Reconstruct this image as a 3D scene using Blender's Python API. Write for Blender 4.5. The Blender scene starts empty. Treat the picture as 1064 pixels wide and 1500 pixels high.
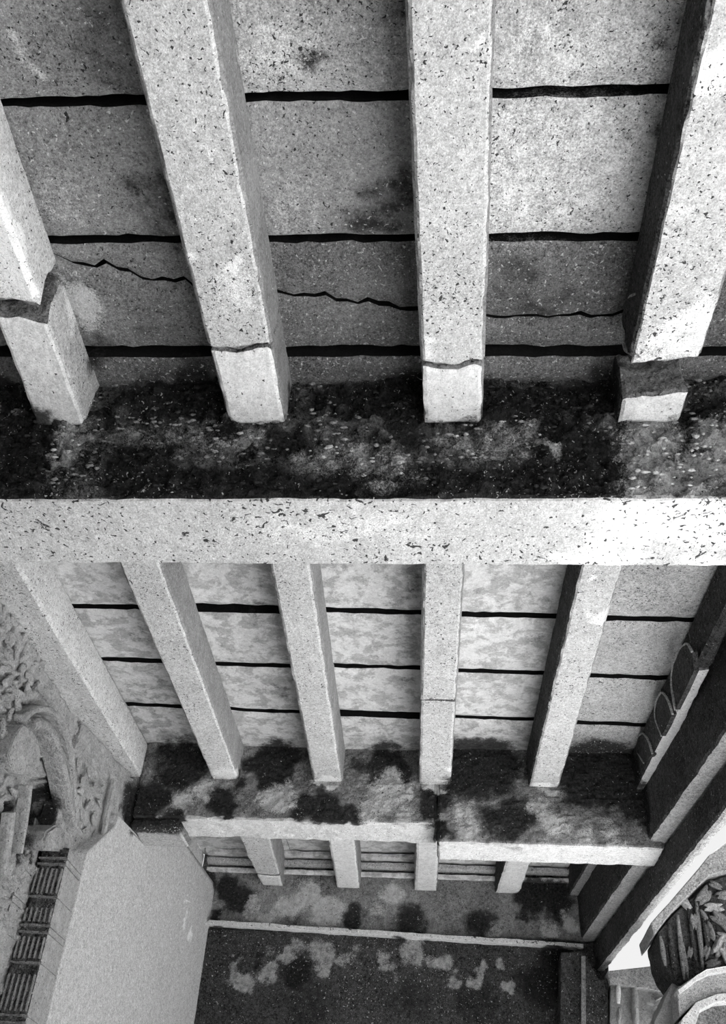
import bpy, bmesh, math
import numpy as np
from mathutils import Matrix, Vector

sc = bpy.context.scene
COL = sc.collection
# ------------------------------------------------------------------ camera
H = 3.0                                   # height of the joist undersides above the lens
CAM = np.array([0.0, 0.0, 1.6])
F = 1377.0
jd = np.array([118., 1150., F]); jd /= np.linalg.norm(jd)        # joist direction seen by the lens
zd = np.array([118., -1650., F]); zd -= jd*zd.dot(jd); zd /= np.linalg.norm(zd)
xd = np.cross(jd, zd)
cam = bpy.data.cameras.new('camera'); co = bpy.data.objects.new('camera', cam); COL.objects.link(co)
cx = Vector((xd[0], jd[0], zd[0])); cy = Vector((xd[1], jd[1], zd[1])); cz = Vector((xd[2], jd[2], zd[2]))
M = Matrix.Identity(4)
for r in range(3):
    M[r][0] = cx[r]; M[r][1] = -cy[r]; M[r][2] = -cz[r]; M[r][3] = CAM[r]
co.matrix_world = M
cam.sensor_fit = 'HORIZONTAL'; cam.sensor_width = 36; cam.lens = F/1064*36
cam.clip_start = 0.05; cam.clip_end = 300
sc.camera = co
# ------------------------------------------------------------------ sky, sun, exposure
w = bpy.data.worlds.new('sky'); sc.world = w; w.use_nodes = True
w.node_tree.nodes['Background'].inputs[0].default_value = (1, 1, 1, 1)
w.node_tree.nodes['Background'].inputs[1].default_value = 1.25
sun = bpy.data.lights.new('sun', 'SUN'); sun.energy = 21; sun.angle = math.radians(2)
so = bpy.data.objects.new('sun', sun); COL.objects.link(so)
so.rotation_euler = Vector((0.30, 0.08, 0.95)).to_track_quat('Z', 'Y').to_euler()
so.location = (8, 3, 8)
sc.view_settings.view_transform = 'Standard'; sc.view_settings.look = 'None'
sc.view_settings.gamma = 1; sc.view_settings.use_curve_mapping = False
sc.view_settings.exposure = -0.50

# ------------------------------------------------------------------ numpy helpers
def U(px, py, ax, val):
    """world point (units of H, relative to the lens) where the sight line of a photo point meets plane ax=val"""
    r = np.array([px-532., py-750., F])
    d = np.array([xd.dot(r), jd.dot(r), zd.dot(r)])
    return d*(val/d['xyz'.index(ax)])
def W(p): return np.asarray(p, float)*H + CAM
def _hash(ix, iy, iz, s):
    n = (ix.astype(np.int64)*374761393 + iy.astype(np.int64)*668265263 + iz.astype(np.int64)*2147483647 + s*974634777) & 0xffffffff
    n = ((n ^ (n >> 13))*1274126177) & 0xffffffff
    n = ((n ^ (n >> 16))*2246822519) & 0xffffffff
    return ((n ^ (n >> 15)) & 0xffff)/65535.0
def vnoise(P, s=0):
    i = np.floor(P).astype(np.int64); f = P-i; f = f*f*(3-2*f); o = 0
    for dx in (0, 1):
        for dy in (0, 1):
            for dz in (0, 1):
                wt = (f[:, 0] if dx else 1-f[:, 0])*(f[:, 1] if dy else 1-f[:, 1])*(f[:, 2] if dz else 1-f[:, 2])
                o = o + wt*_hash(i[:, 0]+dx, i[:, 1]+dy, i[:, 2]+dz, s)
    return o
def fbm(P, sc_, s=0, o=3):
    v = 0; a = 1; t = 0
    for k in range(o):
        v = v + a*vnoise(P*sc_*(2**k), s+k*17); t += a; a *= .5
    return v/t-.5

# ------------------------------------------------------------------ stains with a shape of their own (dark algae, pale lime), plus painted light and shade
SPOTS = []
def spot(px, py, ax, val, r, v, sx=1., sy=1., sz=1.):
    SPOTS.append((W(U(px, py, ax, val)), r*H*np.array([sx, sy, sz]), v))
def stain_shade_attr(P):
    wp = P + 0.055*np.stack([fbm(P, 7, 3), fbm(P, 7, 4), fbm(P, 7, 5)], 1)*4
    lt = np.zeros(len(P)); dk = np.zeros(len(P))
    for c, r, v in SPOTS:
        if np.abs(P-c).min(0).max() > 9: continue
        d = (((wp-c)/r)**2).sum(1); g = np.exp(-d*d*.7)*abs(v)
        if v > 0: lt = np.maximum(lt, g)
        else: dk = np.maximum(dk, g)
    return lt, dk

# ------------------------------------------------------------------ materials
def stone(name, base, mott=.35, patch=.0, patch_s=6, grain=.5, pits=.35, flecks=.3, bump=.5, rough_s=22, pit_s=34, algae_shade=1., cav=.8, bd=.03):
    m = bpy.data.materials.new(name); m.use_nodes = True; nt = m.node_tree; N = nt.nodes; L = nt.links
    bs = N['Principled BSDF']; bs.inputs['Roughness'].default_value = .95
    if 'Specular IOR Level' in bs.inputs: bs.inputs['Specular IOR Level'].default_value = .12
    pos = N.new('ShaderNodeNewGeometry').outputs['Position']
    def noise(s, d=4, r=.6, dist=0, off=None):
        n = N.new('ShaderNodeTexNoise'); n.inputs['Scale'].default_value = s; n.inputs['Detail'].default_value = d
        n.inputs['Roughness'].default_value = r; n.inputs['Distortion'].default_value = dist
        src = pos
        if off:
            a = N.new('ShaderNodeVectorMath'); a.operation = 'ADD'; L.new(pos, a.inputs[0]); a.inputs[1].default_value = (off, off*1.7, -off*.6); src = a.outputs[0]
        L.new(src, n.inputs['Vector']); return n.outputs['Fac']
    def mth(op, a, b=None, c=None):
        n = N.new('ShaderNodeMath'); n.operation = op
        for k, v in enumerate((a, b, c)):
            if v is None: continue
            if isinstance(v, (int, float)): n.inputs[k].default_value = v
            else: L.new(v, n.inputs[k])
        return n.outputs[0]
    def ss(v, a, b):
        n = N.new('ShaderNodeMapRange'); n.interpolation_type = 'SMOOTHSTEP'
        n.inputs[1].default_value = a; n.inputs[2].default_value = b; L.new(v, n.inputs[0]); return n.outputs[0]
    def lerp(a, b, t): return mth('MULTIPLY_ADD', mth('SUBTRACT', b, a), t, a)
    def cen(v, k): return mth('MULTIPLY', mth('SUBTRACT', v, .5), k)
    oi = N.new('ShaderNodeObjectInfo').outputs['Random']
    big = noise(1.3, 5, .6); med = noise(6, 6, .65); gr = noise(125, 2, .8); fine = noise(48, 3, .8); rel = noise(rough_s, 7, .72)
    v = mth('ADD', cen(big, mott*2.0), cen(med, mott*1.5))
    v = mth('ADD', v, cen(gr, grain*3.2)); v = mth('ADD', v, cen(fine, grain*2.4))
    v = mth('ADD', v, cen(rel, cav)); v = mth('ADD', v, cen(oi, .14))
    if patch: v = mth('SUBTRACT', v, mth('MULTIPLY', ss(noise(patch_s, 8, .72, .3), .46, .56), patch))
    v = mth('MULTIPLY', mth('MAXIMUM', mth('ADD', v, 1.0), .08), base)
    al = N.new('ShaderNodeAttribute'); al.attribute_name = 'pale'; ad = N.new('ShaderNodeAttribute'); ad.attribute_name = 'algae_shade'
    rag = mth('ADD', cen(noise(9, 8, .75), 1.5), cen(fine, 1.0)); rag2 = mth('ADD', cen(noise(15, 8, .75, off=4), 1.5), cen(gr, .8))
    dk = mth('MULTIPLY', ss(mth('ADD', ad.outputs['Fac'], mth('MULTIPLY', rag, ss(ad.outputs['Fac'], .02, .3))), .12, .72), algae_shade)
    lt = ss(mth('ADD', al.outputs['Fac'], mth('MULTIPLY', rag2, ss(al.outputs['Fac'], .02, .3))), .15, .66)
    v = lerp(v, mth('MULTIPLY', mth('MAXIMUM', mth('ADD', cen(fine, 6.), 1.0), .2), .020), mth('MULTIPLY', dk, .95))
    v = lerp(v, mth('MULTIPLY', mth('ADD', mth('ADD', cen(gr, 1.1), cen(rel, cav)), 1.0), min(.88, base*1.0+.38)), mth('MULTIPLY', lt, .9))
    clump = cen(noise(2.4, 4, .6, off=2), .34)
    f1 = ss(mth('ADD', noise(60, 2, .6, .5, off=7), mth('MULTIPLY', clump, .5)), .80-flecks*.22, .84-flecks*.22)
    f2 = ss(mth('ADD', noise(24, 3, .6, .8, off=11), clump), .84-flecks*.18, .87-flecks*.18)
    fl = mth('MAXIMUM', f1, f2)
    v = lerp(v, .85, mth('MULTIPLY', fl, .7))
    p1 = ss(mth('SUBTRACT', noise(pit_s, 3, .62, .9, off=21), clump), .84-pits*.26, .87-pits*.26)
    p2 = ss(mth('SUBTRACT', noise(pit_s*2.4, 1, .5, .5, off=31), mth('MULTIPLY', clump, .6)), .83-pits*.24, .86-pits*.24)
    pp = mth('MAXIMUM', p1, p2)
    v = lerp(v, .02, mth('MULTIPLY', pp, .93))
    v = mth('MINIMUM', mth('MAXIMUM', v, .010), .93)
    cc = N.new('ShaderNodeCombineColor'); [L.new(v, cc.inputs[k]) for k in range(3)]
    L.new(cc.outputs[0], bs.inputs['Base Color'])
    hgt = mth('ADD', rel, mth('MULTIPLY', fine, .35)); hgt = mth('SUBTRACT', hgt, mth('MULTIPLY', pp, .35)); hgt = mth('ADD', hgt, mth('MULTIPLY', fl, .15))
    b = N.new('ShaderNodeBump'); b.inputs['Strength'].default_value = min(1, bump); b.inputs['Distance'].default_value = bd*max(1, bump)
    L.new(hgt, b.inputs['Height']); L.new(b.outputs[0], bs.inputs['Normal'])
    return m
MT = {
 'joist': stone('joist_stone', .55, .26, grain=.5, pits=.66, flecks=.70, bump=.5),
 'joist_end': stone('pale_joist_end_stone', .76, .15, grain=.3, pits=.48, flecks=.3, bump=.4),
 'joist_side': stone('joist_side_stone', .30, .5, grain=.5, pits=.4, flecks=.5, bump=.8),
 'slab': stone('ceiling_slab_stone', .50, .45, patch=.14, grain=.58, pits=.66, flecks=.72, bump=.6),
 'slab_mid': stone('shaded_ceiling_slab_stone', .32, .6, patch=.12, grain=.62, pits=.58, flecks=.66, bump=.7),  # shade of the left-hand panels put into the base colour
 'slab_far': stone('far_slab_whitewash', .66, .25, patch=.36, patch_s=8, grain=.2, pits=.2, flecks=.3, bump=.3),
 'slab_dark': stone('sooty_shaded_slab_stone', .20, .6, grain=.9, pits=.4, flecks=.74, bump=.9),  # soot, plus the shade beside the beams put into the base colour
 'soffit': stone('beam_soffit_stone', .60, .18, grain=.40, pits=.72, flecks=.6, bump=.5, pit_s=19, algae_shade=0.),
 'face': stone('stained_shaded_face', .12, 1.1, grain=.9, pits=.3, flecks=.62, bump=2.6, rough_s=12, cav=4.5),
 'face2': stone('mottled_beam_face', .26, .9, grain=.7, pits=.55, flecks=.5, bump=1.2, cav=1.6),
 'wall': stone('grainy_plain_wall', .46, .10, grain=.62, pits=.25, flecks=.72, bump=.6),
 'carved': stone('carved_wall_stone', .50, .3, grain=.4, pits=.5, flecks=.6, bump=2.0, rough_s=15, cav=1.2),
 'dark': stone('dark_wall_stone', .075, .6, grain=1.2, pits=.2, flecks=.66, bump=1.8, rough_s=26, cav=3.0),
 'side': stone('side_beam_shaded_stone', .075, .8, grain=1.3, pits=.2, flecks=.5, bump=1.2, cav=2.),  # dark stone, with shade of faces turned from the open side put in
 'strip': stone('side_beam_soffit_stone', .42, .4, grain=.8, pits=.4, flecks=.5, bump=.8),
 'bright': stone('bright_soffit_stone', .72, .18, grain=.35, pits=.5, flecks=.3, bump=.6),  # brighter base for far undersides and pale edges
 'black': stone('sooty_bedding', .012, .5, grain=.5, pits=.0, flecks=.05, bump=.5),
 'floor': stone('pale_floor_paving', .62, .1, grain=.1, pits=.0, flecks=.0, bump=.1),
}
def mat(k): return MT[k]

# ------------------------------------------------------------------ objects
def tag(o, label=None, cat=None, group=None, kind=None):
    if label: o['label'] = label
    if cat: o['category'] = cat
    if group: o['group'] = group
    if kind: o['kind'] = kind
    return o
def empty(name, loc, **k):
    o = bpy.data.objects.new(name, None); o.empty_display_size = .1; o.location = Vector(loc); COL.objects.link(o)
    return tag(o, **k)
def mk(name, V, Fc, mats, parent=None, fm=None, smooth=False, **k):
    V = np.asarray(V, float)
    me = bpy.data.meshes.new(name)
    off = np.zeros(3)
    if parent is not None: off = np.array(parent.location)
    else: off = V.mean(0); off[2] = V[:, 2].min()
    me.from_pydata((V-off).tolist(), [], [list(map(int, f)) for f in Fc])
    for m in mats: me.materials.append(MT[m])
    if fm is not None: me.polygons.foreach_set('material_index', np.array(fm, dtype=np.int32))
    lt, dk = stain_shade_attr(V)
    a = me.attributes.new('pale', 'FLOAT', 'POINT'); a.data.foreach_set('value', lt.astype(np.float32))
    a = me.attributes.new('algae_shade', 'FLOAT', 'POINT'); a.data.foreach_set('value', dk.astype(np.float32))
    if smooth: me.polygons.foreach_set('use_smooth', [True]*len(me.polygons))
    me.update()
    o = bpy.data.objects.new(name, me); COL.objects.link(o)
    if parent is not None: o.parent = parent
    else: o.location = Vector(off)
    return tag(o, **k)

def hexv(C, res, amp=.004, chip=.008, fr=9, seed=0, nmax=(400, 400, 400), rag=None, fa=0):
    """rough stone block: C[i][j][k] = 8 corners (world), i along x, j along y, k along z"""
    C = np.array(C, float).reshape(2, 2, 2, 3)
    if np.isscalar(res): res = (res,)*3
    def ln(a, b): return np.linalg.norm(C[a]-C[b])
    L3 = (max(ln((0, 0, 0), (1, 0, 0)), ln((0, 1, 1), (1, 1, 1))), max(ln((0, 0, 0), (0, 1, 0)), ln((1, 0, 1), (1, 1, 1))), max(ln((0, 0, 0), (0, 0, 1)), ln((1, 1, 0), (1, 1, 1))))
    n = [int(max(1, min(nmax[a], round(L3[a]/res[a])))) for a in range(3)]
    idx = {}; Vp = []; T = []; Fc = []; fm = []
    def vid(i, j, k):
        key = (i, j, k)
        if key not in idx:
            idx[key] = len(T); T.append((i/n[0], j/n[1], k/n[2]))
        return idx[key]
    for k, flip, side in ((0, True, 'z-'), (n[2], False, 'z+')):
        for i in range(n[0]):
            for j in range(n[1]):
                q = [vid(i, j, k), vid(i+1, j, k), vid(i+1, j+1, k), vid(i, j+1, k)]
                Fc.append(q[::-1] if flip else q); fm.append(side)
    for j, flip, side in ((0, False, 'y-'), (n[1], True, 'y+')):
        for i in range(n[0]):
            for k in range(n[2]):
                q = [vid(i, j, k), vid(i+1, j, k), vid(i+1, j, k+1), vid(i, j, k+1)]
                Fc.append(q[::-1] if flip else q); fm.append(side)
    for i, flip, side in ((0, True, 'x-'), (n[0], False, 'x+')):
        for j in range(n[1]):
            for k in range(n[2]):
                q = [vid(i, j, k), vid(i, j+1, k), vid(i, j+1, k+1), vid(i, j, k+1)]
                Fc.append(q[::-1] if flip else q); fm.append(side)
    T = np.array(T)
    def tri(T):
        o = 0
        for a in (0, 1):
            for b in (0, 1):
                for c in (0, 1):
                    o = o + ((T[:, 0] if a else 1-T[:, 0])*(T[:, 1] if b else 1-T[:, 1])*(T[:, 2] if c else 1-T[:, 2]))[:, None]*C[a, b, c]
        return o
    V = tri(T)
    ctr = C.reshape(8, 3).mean(0)
    onb = ((T < 1e-6) | (T > 1-1e-6)).sum(1)
    ax = [(C[1]-C[0]).reshape(4, 3).mean(0), (C[:, 1]-C[:, 0]).reshape(4, 3).mean(0), (C[:, :, 1]-C[:, :, 0]).reshape(4, 3).mean(0)]
    if amp:
        V = V + amp*2*np.stack([fbm(V, fr, seed+1), fbm(V, fr, seed+2), fbm(V, fr, seed+3)], 1)
    if fa:
        m_ = (T[:, 1] < 1e-6)*np.clip((T[:, 2])*n[2]/3, 0, 1)
        V[:, 1] -= m_*fa*(np.abs(fbm(V*np.array([.7, 1, 1.3]), 16, seed+60, 4))*2.2+fbm(V, 5, seed+70, 3)-.2)
    if rag:
        wgt = np.clip(1-(T[:, 1] if rag[0] == 0 else 1-T[:, 1])*n[1]/3., 0, 1)
        V[:, 1] += wgt*rag[1]*2*fbm(V*np.array([1, 0, 1]), 8, 999, 4)
    if chip:
        c = chip*(.35+1.6*np.clip(fbm(V, 14, seed+8)+.35, 0, 1)+3.5*np.clip(fbm(V, 6, seed+9)-.16, 0, 1))
        e = onb >= 2
        for a in range(3):
            u = ax[a]/max(1e-9, np.linalg.norm(ax[a]))
            s = np.where(T[:, a] < 1e-6, 1., np.where(T[:, a] > 1-1e-6, -1., 0.))
            V = V + (e*s*c)[:, None]*u
    return V, Fc, fm
def block(name, C, mats, res=.05, parent=None, amp=.004, chip=.008, fr=9, seed=0, nmax=(400, 400, 400), rag=None, fa=0, **k):
    """mats: one key or dict side->key (default '*')"""
    V, Fc, fs = hexv(C, res, amp, chip, fr, seed, nmax, rag, fa)
    if isinstance(mats, str): return mk(name, V, Fc, [mats], parent, smooth=False, **k)
    keys = list(dict.fromkeys(mats.values()))
    fm = [keys.index(mats.get(s, mats['*'])) for s in fs]
    return mk(name, V, Fc, keys, parent, fm, **k)
def bx(x0, x1, y0, y1, z0, z1):
    """corners of an upright block in units of H"""
    return [[[W((x, y, z)) for z in (z0, z1)] for y in (y0, y1)] for x in (x0, x1)]
def quadprism(bl0, br0, bl1, br1, z1, taper=0):
    """block with bottom corners: near-left, near-right, far-left, far-right; top at z1"""
    def up(p): q = np.array(p, float); q[2] = z1; return q
    return [[[W(bl0), W(up(bl0))], [W(bl1), W(up(bl1))]], [[W(br0), W(up(br0))], [W(br1), W(up(br1))]]]

ZJ, ZC, ZG = 1.0, 1.098, .856
YG1, YG1b = 1.0, 1.157
YG2, YG2b = 2.29, 2.42
YG3 = 3.11
XC = -.868

# ---- stains, painted light and shade --------------------------------------------------------------------
f1 = ('y', YG1)
for px, py, r, v, sx, sz in [
   (195, 690, .055, -1, 1, 1), (20, 640, .07, -1, 1, 1), (300, 590, .10, -.9, 1.4, .4), (560, 590, .09, -.95, 1.4, .45), (800, 590, .11, -.95, 1.4, .4),
   (30, 590, .05, -1, 1.3, .6), (300, 715, .10, -1, 1.6, .32), (480, 718, .10, -.9, 1.6, .28), (640, 712, .12, -1, 1.6, .3), (840, 700, .12, -1, 1.1, .5), (30, 700, .06, -1, 1, 1),
   (1010, 600, .05, -.9, 1.3, .5), (1008, 660, .03, -.8, .5, 1.6), (430, 650, .04, -.8, 1, 1), (600, 640, .05, -.6, 1, 1), (165, 600, .03, -1, .6, 1.5), (850, 650, .06, -.8, 1, 1),
   (100, 660, .035, .75, .7, 2), (260, 645, .05, .38, 1.5, .6), (520, 675, .06, .45, 1.6, .6), (370, 640, .035, .5, 1, .6), (655, 640, .04, .4, 1.1, .6), (720, 650, .05, .38, 1.2, .8),
   (790, 645, .04, .5, .6, 1), (945, 650, .05, .9, 1, 1.5), (975, 700, .07, .95, 1, .8), (1055, 670, .05, .8, .8, 1.4), (560, 700, .05, .35, 1.6, .4)]:
    spot(px, py, *f1, r, v, sx=sx, sy=.6, sz=sz)
for px, py, r, v, sx, sy in [(1000, 760, .10, 1, 1.1, .5), (925, 790, .06, 1, 1.2, .4), (890, 815, .05, .9, 1.5, .5), (1040, 820, .05, .5, 1, .4), (985, 795, .045, -.42, 1.6, .35), (940, 745, .03, -.2, 1.4, .3),  # right-end bright patch: direct light painted into the soffit colour
                              (245, 740, .05, -.3, 2.5, .4), (500, 775, .1, .35, 2, .5)]:
    spot(px, py, 'z', ZG, r, v, sx=sx, sy=sy, sz=.3)
for px, py, r, v in [(55, 1190, .06, -1), (50, 1220, .06, -1), (62, 1160, .05, -1), (35, 1245, .04, -1), (10, 1200, .05, -1), (5, 1240, .05, -1), (0, 1052, .025, -.9), (34, 1040, .012, -.8), (46, 1034, .012, -.8), (60, 1032, .012, -.8), (72, 1040, .010, -.7), (64, 1105, .012, -.8), (62, 1125, .014, -.8), (20, 1070, .014, -.8), (112, 1115, .025, -.8), (118, 1150, .03, -.8), (112, 1185, .03, -.9), (108, 1205, .02, -.8), (29, 1018, .02, -.6)]:
    spot(px, py, 'x', XC-.02, r, v, .5)  # shade of the arch recesses, crevices and leaf hollows painted dark
# near slabs: blotches, plus joist shade painted along right-hand margins
for px, py, r, v in [(570, 290, .045, -.55), (560, 330, .06, -.5), (585, 40, .04, -.5), (230, 300, .06, -.5), (170, 120, .05, -.4), (245, 340, .05, -.5), (160, 50, .06, -.35), (600, 60, .04, -.5),
                     (440, 310, .06, .25), (100, 236, .012, 1), (118, 236, .012, 1), (88, 235, .010, 1), (60, 90, .02, .8), (30, 45, .02, .7), (30, 180, .03, .3), (800, 250, .12, .38), (850, 100, .10, .32),
                     (90, 300, .06, .3), (400, 75, .05, .3), (860, 40, .05, .4), (965, 50, .02, -.7), (957, 85, .02, -.8), (440, 85, .012, -.9), (960, 190, .02, -.5), (760, 440, .08, -.4), (740, 400, .05, -.4), (240, 490, .06, -.3)]:
    spot(px, py, 'z', ZC, r, v, sz=.3)
# near joists
for px, py, r, v in [(270, 15, .028, 1), (262, 45, .02, 1), (300, 30, .02, 1), (295, 320, .02, .6), (275, 360, .018, .7), (325, 382, .022, .9), (300, 270, .015, .5), (310, 220, .02, .4),
                     (692, 40, .012, 1), (710, 55, .012, 1), (665, 90, .01, .9), (675, 168, .01, .9), (625, 118, .008, .8), (630, 500, .02, .9), (1040, 100, .03, .9), (1030, 30, .02, .8), (1000, 480, .04, .8), (960, 540, .04, .6),
                     (1000, 330, .03, .5), (350, 420, .05, .4), (1000, 478, .018, -.4), (35, 380, .06, .9), (20, 330, .05, .9), (45, 430, .03, .9)]:
    spot(px, py, 'z', ZJ, r, v, sz=.3)
for px, py, r, v in [(885, 900, .035, .95), (870, 845, .02, .6), (905, 840, .02, -.3), (665, 1130, .02, .8), (640, 1150, .035, .9), (800, 1150, .035, .9), (335, 1135, .04, .95), (480, 1145, .03, .9), (330, 1120, .03, .7)]:
    spot(px, py, 'z', ZJ, r, v, sz=.3)
# joist sides of near bay
spot(120, 440, 'x', -.535, .05, .75, .5, 1, 1)
spot(150, 520, 'x', -.535, .04, -.6, .5, 1, 1)
# far slabs: joist shade painted on the right-hand margins
for px, py in [(385, 855), (430, 940), (375, 900), (210, 930), (195, 880), (410, 1010), (445, 1000), (600, 850), (600, 930), (595, 1000), (590, 870), (800, 1010), (790, 935), (240, 1000)]:
    spot(px, py, 'z', ZC, .05, -.33, .8, 1, .3)
# second cross beam face
for px, py, r in [(274, 1350, .02), (276, 1375, .022), (274, 1325, .015)]: spot(px, py, 'x', -.757, r, .9, 1, 1, 1)
f2 = ('y', YG2)
for px, py, r, v in [(190, 1180, .06, -1), (245, 1205, .035, -1), (225, 1165, .05, -1), (210, 1210, .05, -1), (325, 1170, .035, -1), (340, 1190, .02, -1), (440, 1185, .035, -1), (520, 1190, .03, -.9), (480, 1180, .045, -1), (490, 1200, .03, -1),
                     (350, 1150, .03, -1), (265, 1118, .07, -1), (400, 1118, .07, -1), (560, 1120, .06, -1), (700, 1118, .10, -1), (880, 1130, .11, -1), (760, 1190, .05, -.9), (640, 1170, .05, -.9), (740, 1210, .05, -.8),
                     (940, 1180, .06, -1), (860, 1150, .06, -1), (640, 1220, .035, -1), (725, 1150, .04, -.8), (700, 1140, .07, -.8),
                     (270, 1170, .04, .55), (300, 1155, .03, .6), (400, 1170, .05, .75), (420, 1150, .03, .6), (570, 1160, .05, .7), (545, 1185, .04, .6), (590, 1195, .03, .6), (685, 1195, .035, .7), (690, 1220, .03, .7),
                     (810, 1210, .04, .7), (795, 1180, .025, .6), (860, 1220, .035, .5), (900, 1225, .03, .5)]:
    spot(px, py, *f2, r, v, sy=.8)
# back wall beam and the wall under it
for px, py, r, v in [(335, 1300, .04, -1), (350, 1320, .05, -1), (320, 1345, .03, -1), (430, 1350, .03, -.5), (780, 1315, .06, -1), (810, 1310, .05, -1), (820, 1335, .04, -1), (760, 1345, .025, -.9), (300, 1290, .04, -.8), (520, 1345, .04, -.9), (600, 1352, .06, -.8), (700, 1355, .05, -.8),
                     (450, 1310, .05, .8), (480, 1335, .05, .8), (420, 1330, .04, .7), (395, 1345, .03, .7), (370, 1330, .03, .6), (575, 1310, .035, .75), (550, 1330, .03, .4), (800, 1365, .03, .7), (835, 1350, .03, .9), (725, 1365, .03, .4), (680, 1318, .03, .3),
                     (280, 1370, .025, .9), (290, 1330, .02, .7)]:
    spot(px, py, 'y', YG3, r, v, sy=.6)
for px, py, r, v in [(345, 1425, .02, .9), (365, 1440, .022, .9), (395, 1425, .022, .9), (420, 1405, .02, .9), (335, 1400, .012, .8), (480, 1420, .02, .7), (475, 1395, .03, .7), (500, 1405, .02, .6), (440, 1395, .02, .5), (525, 1400, .02, .5), (560, 1400, .02, .6),
                     (610, 1402, .025, .8), (645, 1410, .022, .85), (665, 1435, .018, .85), (600, 1395, .03, .7), (695, 1430, .018, .8), (712, 1418, .015, .8), (735, 1412, .015, .8), (745, 1440, .018, .85), (750, 1455, .012, .7), (570, 1420, .02, .5),
                     (400, 1390, .02, .3), (790, 1440, .05, -.8), (640, 1400, .03, -.2), (700, 1465, .05, -.5), (450, 1470, .06, -.4), (600, 1460, .05, -.4), (380, 1405, .016, -1), (440, 1425, .03, -.9), (820, 1410, .05, -.9)]:
    spot(px, py, 'y', YG3, r*1.35, v, sy=.6)

# ------------------------------------------------------------------ setting: floor, walls
floor = block('floor', bx(-9, 9, -6, 9, -.62, -1.6/H), 'floor', res=9, amp=0, chip=0, label='pale stone floor of the hall and the court beside it, below the view', kind='structure')
wb = empty('wall_back', W((-.1, 3.2, -1.6/H)), label='dark grainy stone wall closing the hall at its far end', kind='structure')
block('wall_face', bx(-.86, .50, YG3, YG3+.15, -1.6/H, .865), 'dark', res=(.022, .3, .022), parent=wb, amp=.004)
wr = empty('wall_rear', W((-.1, -1.6, -1.6/H)), label='plain stone wall added behind the viewer to shut out sky light, outside the picture', kind='structure')
block('wall_face', bx(-1.0, .75, -1.75, -1.6, -1.6/H, 1.3), 'wall', res=.5, parent=wr, amp=0)  # unseen wall, added to keep sky light off the beam fronts
wl = empty('wall_left', W((-.95, 1.0, -1.6/H)), label='carved and plain stone side wall along the left of the hall', kind='structure')
XC = -.868
def wall_skin(name, y0, y1, z0, z1, xf, mt, res, amp, fr, parent, thick=.12, seed=5, extra=None, y0f=None):
    """wall block with a deeply worked front: relief along +x"""
    ny = int((y1-y0)*H/res); nz = int((z1-z0)*H/res)
    yy = np.linspace(y0, y1, ny+1); zz = np.linspace(z0, z1, nz+1)
    yo = (lambda y, z: y) if y0f is None else (lambda y, z: y0f(z)+(y1-y0f(z))*(y-y0)/(y1-y0))
    G = np.array([[(xf(yo(y, z), z), yo(y, z), z) for z in zz] for y in yy]).reshape(-1, 3)
    V = W(G)
    n = fbm(V, fr, seed, 4); n2 = fbm(V, fr*.45, seed+40, 3)
    dx = amp*(2.4*np.abs(n)+1.2*n2)
    if extra is not None: dx = dx + extra(G, V)
    V[:, 0] += dx
    Fc = []
    idg = lambda a, b: a*(nz+1)+b
    for a in range(ny):
        for b in range(nz):
            Fc.append([idg(a, b), idg(a+1, b), idg(a+1, b+1), idg(a, b+1)])
    base = len(V)
    loop = [idg(a, 0) for a in range(ny+1)]+[idg(ny, b) for b in range(1, nz+1)]+[idg(a, nz) for a in range(ny-1, -1, -1)]+[idg(0, b) for b in range(nz-1, 0, -1)]
    bk = V[loop].copy(); bk[:, 0] -= thick*H; V = np.vstack([V, bk]); m = len(loop)
    Fc += [[loop[(i+1) % m], loop[i], base+i, base+(i+1) % m] for i in range(m)]
    if thick > .13 or y0f is None: Fc.append([base+i for i in range(m-1, -1, -1)])
    return mk(name, V, Fc, [mt], parent, smooth=True)
def scroll(G, V):
    c = np.zeros(len(V))
    a = np.sin(V[:, 1]*38+6*fbm(V, 5, 77)*4)*np.sin(V[:, 2]*34+6*fbm(V, 5, 78)*4)
    o = .034*np.clip(a, -.2, 1)
    for poly, dep in RECESS:
        pg = np.array([U(p[0], p[1], 'x', XC)[1:] for p in poly]); ins = np.zeros(len(V), bool)
        for i in range(len(pg)):
            (a0, b0), (a1, b1) = pg[i-1], pg[i]
            if b0 == b1: continue
            ins ^= ((b0 > G[:, 2]) != (b1 > G[:, 2])) & (G[:, 1] < (a1-a0)*(G[:, 2]-b0)/(b1-b0)+a0)
        o = np.where(ins, -dep, o)
    return o
RECESS = [([(38, 1146), (62, 1136), (76, 1160), (84, 1200), (84, 1250), (22, 1250), (34, 1190)], .13), ([(0, 1175), (22, 1172), (18, 1215), (8, 1250), (-10, 1260)], .09), ([(-5, 1040), (8, 1046), (8, 1062), (-5, 1064)], .06), ([(22, 1005), (36, 1005), (38, 1030), (22, 1038)], .04)]
block('wall_core', bx(-1.12, -1.0, .2, 2.45, -1.6/H, ZC), 'dark', res=1, parent=wl, amp=0, chip=0)
wall_skin('carved_wall', .9, 2.05, .25, ZC, lambda y, z: XC, 'carved', .016, .018, 8, wl, extra=scroll)
wall_skin('lower_wall', -1.6, .9, -1.6/H, ZC, lambda y, z: XC, 'carved', .2, .01, 8, wl)
wall_skin('lower_wall', .9, 2.0, -1.6/H, .25, lambda y, z: XC, 'carved', .1, .01, 8, wl)
pw = lambda y, z: -.803+.056*max(0, (y-2.06)/1.05)
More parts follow.
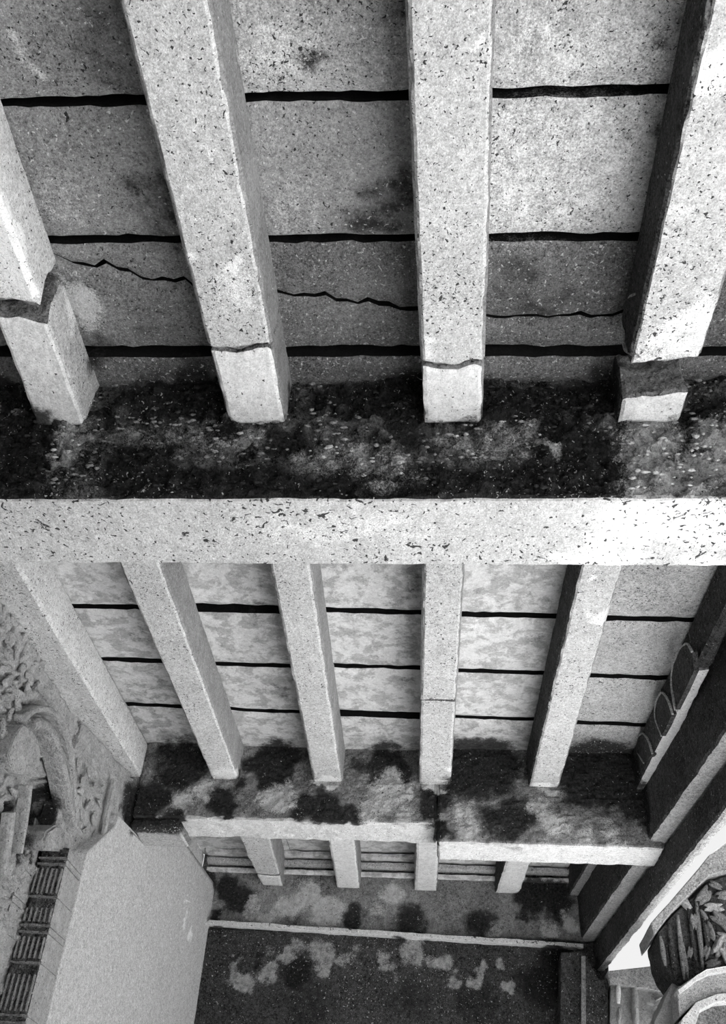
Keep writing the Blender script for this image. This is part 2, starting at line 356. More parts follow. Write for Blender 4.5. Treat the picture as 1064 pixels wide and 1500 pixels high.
wall_skin('plain_wall', 2.075, 3.25, -1.6/H, .998, pw, 'wall', .04, .004, 6, wl, thick=.15, y0f=lambda z: 2.075 if z < .73 else (2.075+.125*(z-.73)/.11 if z < .84 else (2.20 if z < .868 else 2.42)))

# ------------------------------------------------------------------ ceiling slabs
ceil = empty('ceiling', W((0, 1.0, ZC)), label='ceiling of weathered stone slabs laid across the joists with dark open joints', kind='structure')
block('roof_bed', bx(-1.05, .80, -1.8, 3.3, ZC+.105, ZC+.2), 'black', res=3, parent=ceil, amp=0, chip=0)
def slab(x0, x1, e0, e1, mt, seed, zoff=0, res=.045, thick=.085, parent=ceil, amp=.0045):
    """slab bounded by x0..x1 and edge functions e0(x), e1(x) giving near / far y"""
    nx = max(2, int((x1-x0)*H/res)); y00 = e0((x0+x1)/2); y11 = e1((x0+x1)/2)
    ny = max(2, int(abs(y11-y00)*H/res))
    xs = np.linspace(x0, x1, nx+1)
    G = np.zeros((nx+1, ny+1, 3))
    for a, x in enumerate(xs):
        ya, yb = e0(x), e1(x)
        t = np.linspace(0, 1, ny+1)
        G[a, :, 0] = x; G[a, :, 1] = ya+(yb-ya)*t; G[a, :, 2] = ZC+zoff
    B = W(G.reshape(-1, 3))
    B += amp*2*np.stack([0*B[:, 0], fbm(B, 9, seed), fbm(B, 5, seed+3)], 1)
    edge = np.zeros((nx+1, ny+1), bool); edge[:, 0] = edge[:, -1] = True
    edge = edge.reshape(-1)
    B[edge, 2] += .010+.012*np.clip(fbm(B, 12, seed+5)[edge]+.4, 0, 1)
    jag = fbm(B, 16, seed+6)*.026; B[:, 1] += np.where(edge, jag, 0)
    Tp = B.copy(); per = []
    idg = lambda a, b: a*(ny+1)+b
    loop = [idg(a, 0) for a in range(nx+1)]+[idg(nx, b) for b in range(1, ny+1)]+[idg(a, ny) for a in range(nx-1, -1, -1)]+[idg(0, b) for b in range(ny-1, 0, -1)]
    top = B[loop].copy(); top[:, 2] = W((0, 0, ZC+zoff+thick))[2]
    V = np.vstack([B, top]); n0 = len(B)
    Fc = [[idg(a, b), idg(a, b+1), idg(a+1, b+1), idg(a+1, b)] for a in range(nx) for b in range(ny)]
    m = len(loop)
    Fc += [[loop[i], loop[(i+1) % m], n0+(i+1) % m, n0+i] for i in range(m)]
    Fc.append([n0+i for i in range(m)])
    return mk('slab', V, Fc, [mt, 'black'], parent, [0]*(nx*ny)+[1]*(m+1))
def yl(pxa, pya, pxb, pyb, z=ZC):
    A = U(pxa, pya, 'z', z); B_ = U(pxb, pyb, 'z', z)
    return lambda x: A[1]+(B_[1]-A[1])*(x-A[0])/(B_[0]-A[0])
def sh(f, d): return lambda x: f(x)+d
cols = [-.868, -.575, -.278, .013, .305, .62]
g1 = .0068
J = [lambda x: -1.1, lambda x: -.72, lambda x: -.34, lambda x: .05, yl(100, 152, 860, 137), yl(170, 355, 830, 352), yl(230, 519, 800, 518), lambda x: YG1+.01]
def crack1(x):      # the long crack in the left slab
    A = U(90, 384, 'z', ZC); B_ = U(282, 424, 'z', ZC); return A[1]+(B_[1]-A[1])*(x-A[0])/(B_[0]-A[0])+.006*math.sin(x*70)+.004*math.sin(x*173)
def crack2(x):
    A = U(412, 434, 'z', ZC); B_ = U(606, 457, 'z', ZC); return A[1]+(B_[1]-A[1])*(x-A[0])/(B_[0]-A[0])+.004*math.sin(x*80)+.003*math.sin(x*190)
def crack3(x):
    A = U(715, 470, 'z', ZC); B_ = U(900, 466, 'z', ZC); return A[1]+(B_[1]-A[1])*(x-A[0])/(B_[0]-A[0])+.003*math.sin(x*90)+.003*math.sin(x*210)
sd = 0
for c in range(5):
    for r in range(7):
        sd += 11
        mt = 'slab'
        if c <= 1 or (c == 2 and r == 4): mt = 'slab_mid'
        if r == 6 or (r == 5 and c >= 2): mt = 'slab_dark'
        zo = ((sd*37) % 7-3)*.0010
        rs = .045 if r >= 3 else .2
        a, b = sh(J[r], g1), sh(J[r+1], -g1)
        if r == 6: b = J[7]
        if r == 5 and c in (0, 1, 2, 3):
            ck = [crack1, crack1, crack2, crack3][c]
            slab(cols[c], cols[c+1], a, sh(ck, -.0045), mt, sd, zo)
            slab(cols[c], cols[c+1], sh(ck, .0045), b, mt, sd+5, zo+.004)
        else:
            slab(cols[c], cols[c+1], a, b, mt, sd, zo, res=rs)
# second bay
cols2 = [-.83, -.545, -.29, -.02, .255, .62]
g2 = .0105
J2 = [lambda x: YG1b-.01, yl(150, 890, 960, 908), yl(190, 969, 925, 993), yl(228, 1036, 895, 1062), yl(250, 1095, 860, 1119), lambda x: YG2+.01]
for c in range(5):
    for r in range(5):
        sd += 11
        a, b = sh(J2[r], g2 if r else 0), sh(J2[r+1], -g2 if r < 4 else 0)
        mt = 'slab_far' if c < 4 else 'slab'
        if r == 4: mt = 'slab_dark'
        slab(cols2[c], cols2[c+1], a, b, mt, sd, ((sd*37) % 7-3)*.0012, res=.05)
# third bay
cols3 = [-.80, -.50, -.27, -.05, .19, .56]
J3 = [lambda x: YG2b-.01, lambda x: 2.70, lambda x: 2.92, lambda x: YG3+.01]
for c in range(5):
    for r in range(3):
        sd += 11
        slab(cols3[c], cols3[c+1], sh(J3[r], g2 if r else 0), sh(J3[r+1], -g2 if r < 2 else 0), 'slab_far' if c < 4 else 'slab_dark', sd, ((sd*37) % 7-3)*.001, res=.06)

# ------------------------------------------------------------------ cross beams
CB = 'stone cross beams of the hall'
g = empty('cross_beam', W((-.1, 1.08, ZG)), label='broadest cross beam across the middle, pale pitted underside and black-stained front', cat='beam')
block('beam_stone', bx(-.90, .62, YG1, YG1b, ZG, ZC+.10), {'*': 'face', 'z-': 'soffit'}, res=(.014, .014, .014), parent=g, amp=.005, chip=.010, fr=12, seed=3, fa=.085)
def lumps(name, parent, x0, x1, y, z0, z1, n, rmax, mt, seed):
    """small hard nodules standing out of a weathered face"""
    rg = np.random.RandomState(seed)
    o = np.array([(1, 0, 0), (-1, 0, 0), (0, -1, 0), (0, 0, 1), (0, 0, -1), (.7, -.5, .7), (-.7, -.5, .7), (.7, -.5, -.7), (-.7, -.5, -.7)], float)
    tr = [(0, 5, 7), (2, 5, 6), (2, 8, 7), (1, 8, 6), (3, 6, 5), (4, 7, 8), (0, 3, 5), (0, 7, 4), (1, 6, 3), (1, 4, 8), (2, 7, 5), (2, 6, 8)]
    V = []; Fc = []
    for k in range(n):
        c = W((rg.uniform(x0, x1), y, rg.uniform(z0, z1))); c[1] -= .004
        r = rmax*rg.uniform(.35, 1)*np.array([rg.uniform(1, 2), 1.1, rg.uniform(.5, 1)])
        b = len(V); V += list(c+o*r*rg.uniform(.7, 1.3, (9, 3))); Fc += [[b+q for q in f] for f in tr]
    return mk(name, V, Fc, [mt], parent, smooth=True, kind='stuff')
lumps('nodules', g, -.88, .50, YG1-.008, ZG+.008, ZC-.01, 900, .011, 'joist_side', 7)
g = empty('cross_beam', W((-.1, 2.35, .87)), label='second cross beam beyond the broadest one, blotched front, two stones of unequal depth', cat='beam')
zl, zr = .898, .854
XM = U(640, 1225, 'y', YG2)[0]
block('beam_stone', bx(-.795, XM-.0006, YG2, YG2b, zl, ZC+.10), {'*': 'face2', 'z-': 'bright'}, res=.02, parent=g, amp=.012, chip=.022, fr=13, seed=21, fa=.03)
block('beam_stone', bx(XM+.0006, .53, YG2, YG2b-.01, zr, ZC+.10), {'*': 'face2', 'z-': 'bright'}, res=.02, parent=g, amp=.006, chip=.012, fr=13, seed=31, fa=.03)
# left bearing end, darker and hanging lower
block('bearing_stone', bx(-.86, -.795, YG2-.0, YG2b, .865, ZC+.1), {'*': 'face2', 'z-': 'wall'}, res=.03, parent=g, amp=.006, chip=.01, seed=41)
block('bearing_stone', bx(-.79, -.66, YG2-.002, YG2b, .868, .897), {'*': 'face2', 'z-': 'wall'}, res=.025, parent=g, amp=.008, chip=.016, seed=43)
# far wall beam
g = empty('wall_beam', W((-.1, 3.18, .865)), label='blotched beam built into the top of the far dark wall, with a thin pale ledge under it', cat='beam')
block('beam_stone', bx(-.80, .46, YG3, YG3+.15, .868, ZC+.1), {'*': 'face2'}, res=.03, parent=g, amp=.007, fr=12, seed=51)
lA = U(281, 1352, 'y', 3.075); lB = U(856, 1389, 'y', 3.075)
C = [[[W((p[0], y, p[2]+dz)) for dz in (0, .014)] for y in (3.07, YG3)] for p in (lA, lB)]
block('ledge', C, {'*': 'soffit', 'z-': 'bright'}, res=.03, parent=g, amp=.006, chip=.006, fr=12, seed=53)
for k, (y0, z0, dz) in enumerate([(3.085, 1.035, .016), (3.065, 1.058, .018), (3.04, 1.08, .016)]):
    block('cornice_band', bx(-.78, .44, y0, YG3, z0, z0+dz), 'slab_far' if k != 1 else 'slab', res=.05, parent=g, amp=.005, chip=.01, seed=60+k)

# ------------------------------------------------------------------ joists
G1 = 'stone joists of the near bay'
K = 'stone joists of the second bay'
K3 = 'stone joists of the third bay'
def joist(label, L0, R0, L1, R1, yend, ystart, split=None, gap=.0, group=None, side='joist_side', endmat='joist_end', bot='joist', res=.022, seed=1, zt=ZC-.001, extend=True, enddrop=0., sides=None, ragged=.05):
    group = group or (G1 if yend == YG1 else K if yend == YG2 else K3)
    """L0,R0: photo points of the underside's edges at a near position, L1,R1 at the far end (z = ZJ)"""
    def ed(a, b):
        A = U(*a, 'z', ZJ); B_ = U(*b, 'z', ZJ)
        return lambda y: A[0]+(B_[0]-A[0])*(y-A[1])/(B_[1]-A[1])
    l, r = ed(L0, L1), ed(R0, R1)
    ym = .5*(ystart+yend)
    g = empty('joist', W((.5*(l(ym)+r(ym)), ym, ZJ)), label=label, cat='beam', group=group)
    def seg(nm, y0, y1, bm, zoff=0, inset=0, sd=0, ch=.011, rag=None):
        C = quadprism((l(y0)+inset, y0, ZJ+zoff), (r(y0)-inset, y0, ZJ+zoff), (l(y1)+inset, y1, ZJ+zoff), (r(y1)-inset, y1, ZJ+zoff), zt)
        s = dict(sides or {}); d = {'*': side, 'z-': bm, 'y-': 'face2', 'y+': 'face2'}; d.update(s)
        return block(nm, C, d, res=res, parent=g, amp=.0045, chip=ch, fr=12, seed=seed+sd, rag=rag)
    if split is None:
        seg('shaft', ystart, yend, bot)
    else:
        seg('shaft', ystart, split-gap/2, bot, ch=.012, rag=(1, ragged))
        seg('bearing_end', split+gap/2, yend, endmat, zoff=enddrop, inset=.001, sd=7, ch=.008, rag=(0, ragged))
    return g
def yz(px, py, z=ZJ): return U(px, py, 'z', z)[1]
joist('leftmost near joist at the left edge, dark gap above its white end', (-100, 240), (0, 292), (50, 622), (126, 625), YG1, -.5, split=yz(40, 456), gap=.028, seed=101, enddrop=.004, sides={'x+': 'joist'})
joist('near joist slanting from top left, white patch at its top, clean white foot', (172, 0), (310, 10), (333, 622), (420, 622), YG1, -.9, split=yz(350, 512), gap=.004, seed=111, enddrop=.002)
joist('upright near joist in the middle, white flakes at its top, cracked near its foot', (593, 0), (727, 0), (620, 622), (708, 622), YG1, -.9, split=yz(660, 537), gap=.005, seed=121, enddrop=.001)
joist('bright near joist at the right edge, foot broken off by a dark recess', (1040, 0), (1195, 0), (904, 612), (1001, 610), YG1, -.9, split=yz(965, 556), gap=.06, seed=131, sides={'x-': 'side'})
joist('second-bay joist nearest the left wall joist, slanting to a white broken end', (175, 832), (237, 832), (312, 1146), (353, 1148), YG2, YG1b, seed=201, sides={'x+': 'joist_side'})
joist('second-bay joist second from the left wall joist, plain pale grey with pale end', (395, 832), (456, 832), (461, 1156), (504, 1157), YG2, YG1b, seed=211)
joist('upright second-bay joist below the middle near joist, thin crack across its lower third', (619, 835), (681, 835), (613, 1160), (661, 1160), YG2, YG1b, ragged=.006, split=yz(640, 1027), gap=.0022, endmat='joist', seed=221)
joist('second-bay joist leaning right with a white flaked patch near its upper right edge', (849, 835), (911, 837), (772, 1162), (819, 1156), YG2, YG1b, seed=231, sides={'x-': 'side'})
joist('second-bay joist laid against the left wall above the carved arch', (-75, 880), (15, 810), (174, 1132), (207, 1140), YG2, YG1b, seed=241, sides={'x+': 'joist'})
joist('short third-bay joist at the left with a white notched end', (351, 1231), (398, 1233), (383, 1298), (416, 1300), YG3, YG2b, seed=301, split=yz(390, 1282), gap=.006, res=.03)
joist('short white third-bay joist second from the left', (481, 1237), (522, 1240), (495, 1311), (529, 1312), YG3, YG2b, seed=311, bot='joist_end', res=.03)
joist('short upright white third-bay joist in the middle', (609, 1241), (644, 1250), (606, 1316), (640, 1317), YG3, YG2b, seed=321, bot='joist_end', res=.03)
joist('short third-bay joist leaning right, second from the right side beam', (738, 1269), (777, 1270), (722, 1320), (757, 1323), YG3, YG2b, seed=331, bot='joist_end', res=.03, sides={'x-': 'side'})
# joist set against the left wall in the third bay
joist('third-bay joist laid against the plain left wall', (200, 1232), (262, 1238), (262, 1312), (303, 1312), YG3, YG2b, seed=341, res=.03, sides={'x+': 'joist'})

# ------------------------------------------------------------------ right side beam (open side of the hall)
g = empty('side_beam', W((.55, 2.3, .80)), label='dark stepped stone side beam along the open right side, running down to the far corner', cat='beam')
def xA(y): return .56-.088*(y-1.55)
def course(nm, fx, y0, y1, z0, z1, x1, mats, res=.03, seed=0, n=6):
    wd = .055 if z0[0] > .85 else .028
    C = [[[W((fx(y0)+d, y0, z0[0])), W((fx(y0)+d, y0, z1))], [W((fx(y1)+d, y1, z0[1])), W((fx(y1)+d, y1, z1))]] for d in (0, wd)]
    return block(nm, C, mats, res=res, parent=g, amp=.007, chip=.01, fr=12, seed=seed)
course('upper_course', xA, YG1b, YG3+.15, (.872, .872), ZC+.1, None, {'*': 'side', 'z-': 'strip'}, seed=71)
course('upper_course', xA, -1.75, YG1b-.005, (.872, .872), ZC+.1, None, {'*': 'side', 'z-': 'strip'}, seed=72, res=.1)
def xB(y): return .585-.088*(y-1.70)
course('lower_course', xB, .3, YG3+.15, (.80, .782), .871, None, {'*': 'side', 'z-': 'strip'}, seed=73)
# wall plate carried on the upper course: side joist with its pale underside
joist('narrow pale-edged joist lying against the right side beam in the second bay', (1010, 999), (1034, 997), (936, 1147), (961, 1147), YG2, YG1b, seed=401, bot='side', side='side', split=1.70, gap=.004)
joist('narrow dark third-bay joist lying against the right side beam', (858, 1272), (880, 1274), (827, 1323), (844, 1320), YG3, YG2b, seed=411, bot='strip', side='side', res=.03)

SJ = [o for o in bpy.data.objects if o.get('label', '').startswith('narrow pale-edged')][0]
# scalloped rubble wedges packed against the right joist
# ------------------------------------------------------------------ left wall carving
def prism(name, pts, X0, X1, mt, parent, amp=.004, seed=0, bev=.006, capm=None):
    """relief piece: outline given as photo points on the wall plane x=X1 (front), running back to X0"""
    bm = bmesh.new()
    fr = [bm.verts.new(W(U(p[0], p[1], 'x', X1))) for p in pts]
    f = bm.faces.new(fr)
    f.normal_update()
    if f.normal.x < 0: f.normal_flip()
    r = bmesh.ops.extrude_face_region(bm, geom=[f])
    vs = [v for v in r['geom'] if isinstance(v, bmesh.types.BMVert)]
    for v in vs: v.co.x = W((X0, 0, 0))[0]
    bmesh.ops.recalc_face_normals(bm, faces=bm.faces)
    if bev: bmesh.ops.bevel(bm, geom=[e for e in bm.edges if all(v.co.x > W((X0, 0, 0))[0]+.001 for v in e.verts)], offset=bev, segments=2, affect='EDGES')
    bmesh.ops.triangulate(bm, faces=bm.faces)
    bmesh.ops.subdivide_edges(bm, edges=[e for e in bm.edges if e.calc_length() > .05], cuts=1, use_grid_fill=True)
    V = np.array([v.co[:] for v in bm.verts]); Fc = [[v.index for v in f.verts] for f in bm.faces]
    bm.verts.index_update(); Fc = [[v.index for v in f.verts] for f in bm.faces]
    bm.free()
    V += amp*2*np.stack([fbm(V, 12, seed), fbm(V, 12, seed+1), fbm(V, 12, seed+2)], 1)
    return mk(name, V, Fc, [mt], parent)
def sweep(name, pts, wd, dp, X, mt, parent, seed=0, n=8):
    """raised rounded moulding following photo points on wall plane x=X (wd: half width, dp: projection, units of H)"""
    P = np.array([U(p[0], p[1], 'x', X) for p in pts])
    # resample
    seg = np.r_[0, np.cumsum(np.linalg.norm(np.diff(P, axis=0), axis=1))]
    m = max(8, int(seg[-1]*H/.03)); t = np.linspace(0, seg[-1], m)
    P = np.stack([np.interp(t, seg, P[:, a]) for a in range(3)], 1)
    for _ in range(2): P[1:-1] = (P[:-2]+2*P[1:-1]+P[2:])/4
    T = np.gradient(P, axis=0); T[:, 0] = 0; T /= np.linalg.norm(T, axis=1)[:, None]
    Nn = np.stack([0*T[:, 0], -T[:, 2], T[:, 1]], 1)
    prof = [(-1, -.6), (-1, .45), (-.75, .85), (-.2, 1), (.4, .95), (.85, .7), (1, .3), (1, -.6)]
    V = []; Fc = []
    for i in range(m):
        for u, v in prof:
            V.append(W(P[i]+Nn[i]*wd*u+np.array([dp*v, 0, 0])))
    r = len(prof)
    for i in range(m-1):
        for q in range(r):
            a, b = i*r+q, i*r+(q+1) % r
            Fc.append([a, b, b+r, a+r])
    Fc.append(list(range(r))[::-1]); Fc.append([(m-1)*r+q for q in range(r)])
    V = np.array(V); V += .006*np.stack([fbm(V, 14, seed), fbm(V, 14, seed+1), fbm(V, 14, seed+2)], 1)
    return mk(name, V, Fc, [mt], parent, smooth=False)

ar = empty('carved_arch', W((-.84, 1.9, .72)), label='carved horseshoe arch over a dark recess, above the fluted pilaster on the left wall', cat='carving')
XA = -.845
sweep('outer_band', [(28, 1052), (40, 1040), (58, 1037), (75, 1046), (88, 1066), (95, 1090), (99, 1120), (101, 1160), (102, 1205)], .008, .018, XA, 'carved', ar, seed=1)
sweep('inner_band', [(35, 1062), (50, 1058), (62, 1068), (72, 1090), (80, 1120), (86, 1150), (92, 1180), (97, 1215)], .013, .026, XA, 'carved', ar, seed=2)
prism('lunette', [(22, 1078), (34, 1062), (46, 1068), (55, 1082), (60, 1100), (58, 1122), (38, 1136), (20, 1132), (12, 1105)], XC-.02, XA+.012, 'carved', ar, seed=3)
sweep('side_band', [(36, 1150), (34, 1175), (29, 1210), (22, 1250)], .007, .016, XA, 'carved', ar, seed=5)
sweep('side_band', [(12, 1190), (8, 1230), (0, 1280)], .011, .014, XA, 'carved', ar, seed=6)
prism('bell_capital', [(66, 1246), (64, 1232), (70, 1217), (82, 1209), (92, 1210), (99, 1222), (104, 1240), (100, 1248)], XC-.02, XA+.028, 'carved', ar, seed=7, bev=.014)
rng = np.random.RandomState(4)
# curled leaves of the foliage scroll to the right of the arch
def leafball(name, c, r, mt, parent, seed, flat=(.6, 1, 1)):
    bm = bmesh.new(); bmesh.ops.create_icosphere(bm, subdivisions=3, radius=1)
    V = np.array([v.co[:] for v in bm.verts]); Fc = [[v.index for v in f.verts] for f in bm.faces]; bm.free()
    ang = np.arctan2(V[:, 2], V[:, 1]); rr = np.hypot(V[:, 2], V[:, 1])
    V[:, 0] *= 1-.55*np.exp(-((rr-.25)/.18)**2)                     # hollow eye
    V = V*(1+.22*np.sin(ang*3+seed)[:, None])
    V = V*np.array(flat)
    a_, b_ = [q for q in range(3) if q != int(np.argmin(flat))]
    th = (seed*2.399) % 3.1416; p_, q_ = V[:, a_]*1.45, V[:, b_]*.62
    V[:, a_], V[:, b_] = p_*math.cos(th)-q_*math.sin(th)+.25*q_*q_, p_*math.sin(th)+q_*math.cos(th)
    V = V*r + c
    V += r*.5*np.stack([fbm(V, 1.2/r, seed), fbm(V, 1.2/r, seed+1), fbm(V, 1.2/r, seed+2)], 1)
    return mk(name, V, Fc, [mt], parent, smooth=True)
fo = empty('foliage_scroll', W((-.83, 2.0, .78)), label='band of curled stone leaves carved between the arch and the second cross beam', cat='carving')
for k, (px, py, r) in enumerate([(108, 1103, .035), (114, 1120, .03), (106, 1136, .03), (122, 1142, .035), (118, 1160, .04), (130, 1130, .03), (112, 1178, .03), (128, 1180, .032), (140, 1150, .03), (120, 1196, .03),
                                 (136, 1200, .03), (108, 1205, .03), (124, 1216, .026), (146, 1176, .028), (110, 1226, .024), (138, 1222, .02), (152, 1150, .022)]):
    leafball('leaf', W(U(px, py, 'x', -.846+.042*max(0, (px-95)/70))), r*1.05, 'carved', fo, k, flat=(.38, 1, 1))
sweep('border_strip', [(168, 1142), (160, 1180), (152, 1222), (140, 1262)], .008, .006, -.806, 'carved', fo, seed=9)
block('backing_stone', [[[W((x if i_ == 0 else (-.846 if y < 2 else -.804), y, z)) for z in (.70, .995)] for y in (1.97, 2.285)] for i_, x in enumerate((XC-.02, 0))], 'carved', res=.02, parent=fo, amp=.016, fr=14, seed=13)
sc_ = empty('wall_scrollwork', W((-.85, 1.55, .9)), label='worn leaf scrolls carved on the wall left of the arch, under the wall joist', cat='carving')
for k in range(26):
    px = rng.uniform(0, 60); py = rng.uniform(905, 1030)
    if px > 8+(py-880)*.62: px = rng.uniform(0, 20)
    leafball('leaf', W(U(px, py, 'x', XC+.012)), rng.uniform(.035, .06), 'carved', sc_, 50+k, flat=(.45, 1, 1))
for k, (px, py, r) in enumerate([(5, 1070, .04), (15, 1045, .03), (8, 1145, .04), (20, 1160, .035), (14, 1120, .03), (26, 1180, .03), (3, 1170, .03), (4, 1100, .03)]):
    leafball('leaf', W(U(px, py, 'x', XC+.012)), r, 'carved', sc_, 90+k, flat=(.5, 1, 1))
# string moulding under the wall joist
mo = empty('wall_moulding', W((-.86, 1.7, .97)), label='long straight moulding on the left wall just under the wall joist', cat='moulding')
block('moulding', bx(XC-.02, XC+.012, .9, YG2-.005, .955, .998), 'carved', res=.03, parent=mo, amp=.005, chip=.012)
# fluted pilasters
def pilaster(label, x0, x1, y0, y1, ztop, flutes, seed):
    g = empty('pilaster', W((.5*(x0+x1), .5*(y0+y1), -1.6/H)), label=label, cat='pilaster')
    block('shaft', bx(x0, x1, y0, y1, -1.6/H, ztop), {'*': 'face', 'x+': 'carved'}, res=(.02, .02, .05), parent=g, amp=.004, seed=seed)  # shaded front and lit side put into the two colours
    w_ = (x1-x0)*.92
    zs = [ztop-.028, ztop-.108, ztop-.165, ztop-.235, ztop-.33, ztop-.42]
    for k, z in enumerate(zs):
        for q in ((0, 1) if k % 2 == 0 else (0,)):
            block('ring_moulding', bx(x0, x1+.0035, y0-.007, y1-.004, z-q*.013, z-q*.013+.006), {'*': 'face2', 'x+': 'carved'}, res=.03, parent=g, amp=.003, chip=.004, seed=seed+k*2+q)
    for k in range(4):
        for f in range(flutes):
            xx = x0+(x1-x0)*(f+.2)/flutes
            block('flute_rib', bx(xx, xx+(x1-x0)*.5/flutes, y0-.004, y0+.002, zs[k+1]+.01, zs[k]-.018), 'joist_side', res=(.05, .05, .06), parent=g, amp=.002, chip=.003, seed=seed+f)
    return g
pilaster('fluted pilaster with ring mouldings below the carved arch, dark front and pale side', -.863, -.800, 1.969, 2.066, .70, 6, 500)
pilaster('plain-edged pilaster at the left picture edge, left of the fluted one', -.93, -.864, 1.90, 1.966, .74, 3, 540)

# ------------------------------------------------------------------ right, outside: carved pillars
for nm, pts in enumerate([[(990, 1040), (984, 1005), (986, 975), (996, 950), (1007, 941), (1015, 955), (1017, 982)], [(970, 1078), (960, 1052), (961, 1028), (970, 1013), (979, 1024), (986, 1046)], [(944, 1118), (932, 1098), (934, 1080), (942, 1073), (951, 1085), (956, 1104)]]):
    prism('broken_scallop', pts, .493, .4835, 'side', SJ, seed=nm, amp=.010)
    sweep('scallop_rim', pts[:6], .0018, -.003, .4835, 'strip', SJ, seed=nm)
NJ = [o for o in bpy.data.objects if o.get('label', '').startswith('bright near joist')][0]
prism('broken_scallop', [(926, 520), (916, 512), (914, 480), (917, 452), (925, 434), (934, 430)], .272, .2585, 'side', NJ, seed=7)
sweep('scallop_rim', [(934, 522), (916, 512), (914, 480), (917, 452), (925, 434), (934, 430)], .0022, -.004, .258, 'strip', NJ, seed=8)
def slabpoly(name, pts, Y0, Y1, mt, parent, seed=0, bev=.006, amp=.004):
    """piece with a front outline (photo points) on plane y=Y0, running back to Y1"""
    bm = bmesh.new()
    f = bm.faces.new([bm.verts.new(W(U(p[0], p[1], 'y', Y0))) for p in pts])
    r = bmesh.ops.extrude_face_region(bm, geom=[f])
    for v in r['geom']:
        if isinstance(v, bmesh.types.BMVert): v.co.y = W((0, Y1, 0))[1]
    bmesh.ops.recalc_face_normals(bm, faces=bm.faces)
    if bev: bmesh.ops.bevel(bm, geom=bm.edges[:], offset=bev, segments=1, affect='EDGES')
    bmesh.ops.triangulate(bm, faces=bm.faces)
    bmesh.ops.subdivide_edges(bm, edges=[e for e in bm.edges if e.calc_length() > .04], cuts=2, use_grid_fill=True)
    bm.verts.index_update()
    V = np.array([v.co[:] for v in bm.verts]); Fc = [[v.index for v in f.verts] for f in bm.faces]; bm.free()
    V += amp*2*np.stack([fbm(V, 14, seed), fbm(V, 14, seed+1), fbm(V, 14, seed+2)], 1)
    return mk(name, V, Fc, [mt], parent)
YP = 2.62
p = empty('carved_capital', W((.66, 2.7, .62)), label='carved leafy pillar capital under a plain slab, outside at the right picture edge', cat='pillar')
slabpoly('abacus', [(954, 1352), (993, 1308), (1040, 1252), (1110, 1200), (1110, 1262), (1040, 1282), (988, 1332), (958, 1370)], YP, YP+.2, 'strip', p, seed=1)
slabpoly('bell', [(964, 1366), (990, 1336), (1045, 1290), (1110, 1270), (1110, 1425), (1035, 1424), (995, 1442), (978, 1420), (968, 1392)], YP+.03, YP+.2, 'side', p, seed=2, amp=.012)
rng = np.random.RandomState(9)
def rib(px0, py0, px1, py1, Y, r, mt, parent, seed):
    A = W(U(px0, py0, 'y', Y)); B_ = W(U(px1, py1, 'y', Y)); n = 8; m = 7; V = []; Fc = []
    T = (B_-A)/np.linalg.norm(B_-A); e1 = np.cross(T, [0, 1, 0]); e1 /= np.linalg.norm(e1); e2 = np.cross(T, e1)
    for i in range(n+1):
        t = i/n; rr = r*(.55+.6*math.sin(math.pi*t)); c = A+(B_-A)*t
        for q in range(m):
            a = 2*math.pi*q/m; V.append(c+rr*(e1*math.cos(a)+e2*math.sin(a)*.9))
    for i in range(n):
        for q in range(m): Fc.append([i*m+q, i*m+(q+1) % m, (i+1)*m+(q+1) % m, (i+1)*m+q])
    Fc.append(list(range(m))[::-1]); Fc.append([n*m+q for q in range(m)])
    V = np.array(V); V += r*.5*np.stack([fbm(V, 20, seed), fbm(V, 20, seed+1), fbm(V, 20, seed+2)], 1)
    return mk('hanging_leaf', V, Fc, [mt], parent, smooth=True)
for k, (a, b, c, d, r) in enumerate([(968, 1372, 975, 1415, .018), (980, 1352, 990, 1436, .020), (993, 1340, 1003, 1436, .018), (1008, 1330, 1022, 1422, .014), (1020, 1318, 1030, 1418, .018), (1030, 1345, 1040, 1405, .012), (1000, 1380, 1008, 1432, .016)]):
    rib(a, b, c, d, YP+.02, r, 'side' if k % 2 else 'face2', p, k*3)
for k, (px, py, r) in enumerate([(1003, 1322, .03), (1015, 1350, .028), (1030, 1312, .04), (1045, 1330, .035), (1058, 1350, .045), (1040, 1365, .035), (1052, 1385, .04), (1060, 1310, .03), (1048, 1298, .025), (1064, 1400, .04), (1035, 1395, .025),
                                 (1045, 1412, .03), (1062, 1372, .03), (1030, 1340, .02), (1010, 1395, .02)]):
    leafball('leaf', W(U(px, py, 'y', YP+.02)), r*1.6, 'face2' if k % 3 else 'strip', p, 200+k, flat=(1, .6, 1))
q = empty('arched_bracket', W((.66, 2.55, .5)), label='curved moulded bracket at the lower right corner, pale edge over dark hollow', cat='bracket')
slabpoly('moulding_band', [(992, 1448), (1020, 1430), (1040, 1422), (1110, 1412), (1110, 1450), (1050, 1456), (1020, 1468), (996, 1490)], YP-.03, YP+.2, 'strip', q, seed=4)
slabpoly('pale_edge', [(993, 1450), (1022, 1428), (1036, 1420), (1110, 1408), (1110, 1414), (1040, 1427), (1022, 1436), (996, 1456)], YP-.05, YP+.0, 'bright', q, seed=5, bev=.003)
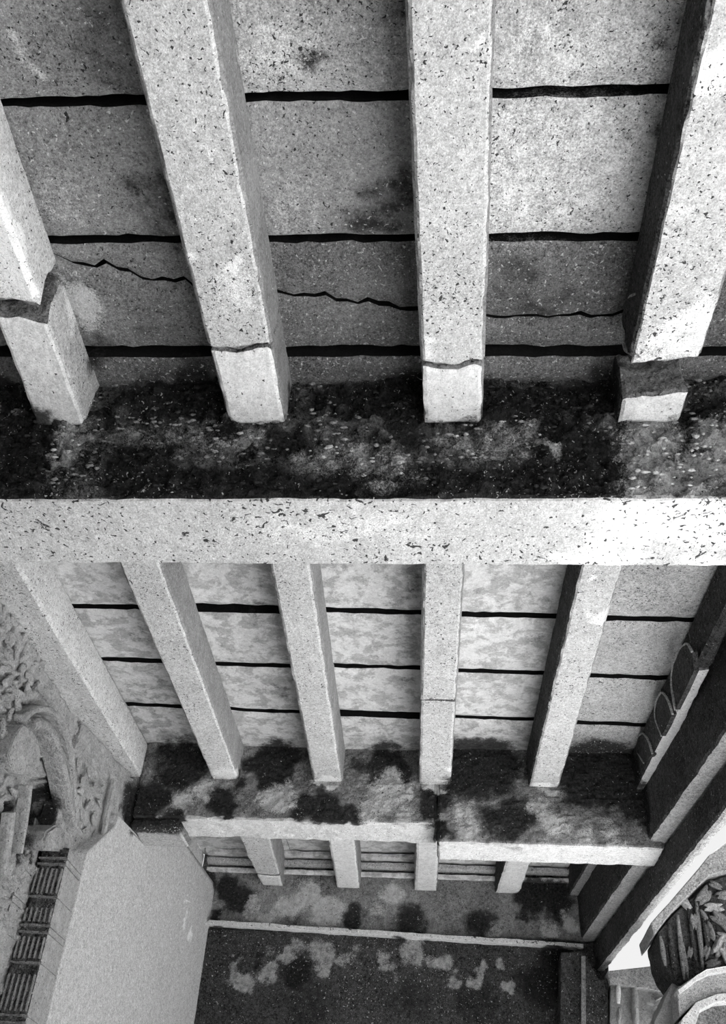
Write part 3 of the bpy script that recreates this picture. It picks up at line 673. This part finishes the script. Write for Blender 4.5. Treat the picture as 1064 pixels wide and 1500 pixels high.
slabpoly('inner_arch', [(1000, 1492), (1020, 1468), (1050, 1456), (1110, 1450), (1110, 1462), (1050, 1468), (1026, 1480), (1016, 1510), (990, 1520)], YP-.045, YP+.2, 'joist', q, seed=6, bev=.003)
slabpoly('dark_hollow', [(1022, 1482), (1050, 1468), (1110, 1462), (1110, 1560), (1010, 1560)], YP+.0, YP+.2, 'face2', q, seed=7)
slabpoly('shaft_stone', [(985, 1440), (1000, 1445), (996, 1490), (985, 1560), (950, 1560), (958, 1500)], YP+.05, YP+.2, 'carved', q, seed=8)
r_ = empty('carved_pillar', W((.55, 3.05, -.5333)), label='carved pillar below the white patch of sky, beside the dark far corner', cat='pillar')
YR = 3.0
slabpoly('pillar_cap', [(890, 1422), (950, 1416), (975, 1412), (995, 1440), (990, 1456), (895, 1440)], YR-.01, YR+.12, 'strip', r_, seed=11)
slabpoly('pillar_shaft', [(895, 1432), (990, 1440), (985, 1600), (960, 1900), (890, 1900), (893, 1600)], YR+.01, YR+.12, 'carved', r_, seed=12, amp=.01)
for k, (px, py, r) in enumerate([(955, 1422, .03), (965, 1434, .03), (975, 1448, .028), (958, 1448, .026), (965, 1462, .03), (952, 1470, .026), (975, 1475, .03), (960, 1488, .03), (978, 1495, .03), (948, 1432, .022), (982, 1460, .02)]):
    leafball('leaf', W(U(px, py, 'y', YR)), r, 'carved', r_, 300+k, flat=(1, .7, .7))
for k, (a, b, c, d, rr) in enumerate([(906, 1440, 906, 1470, .022), (930, 1440, 932, 1510, .028), (908, 1475, 906, 1500, .02)]):
    rib(a, b, c, d, YR, rr, 'carved' if k else 'bright', r_, 70+k).name = 'pillar_fillet'
c_ = empty('corner_pillar', W((.44, 3.05, -.5333)), label='tall dark pillar in the far right corner carrying the end of the side beam', cat='pillar')
slabpoly('shaft', [(822, 1395), (855, 1392), (878, 1436), (891, 1432), (893, 1600), (880, 1900), (818, 1900)], 3.02, YG3-.002, 'dark', c_, seed=14)
slabpoly('edge_fillet', [(852, 1400), (858, 1400), (862, 1900), (852, 1900)], 3.005, 3.02, 'face2', c_, seed=15, bev=.002)
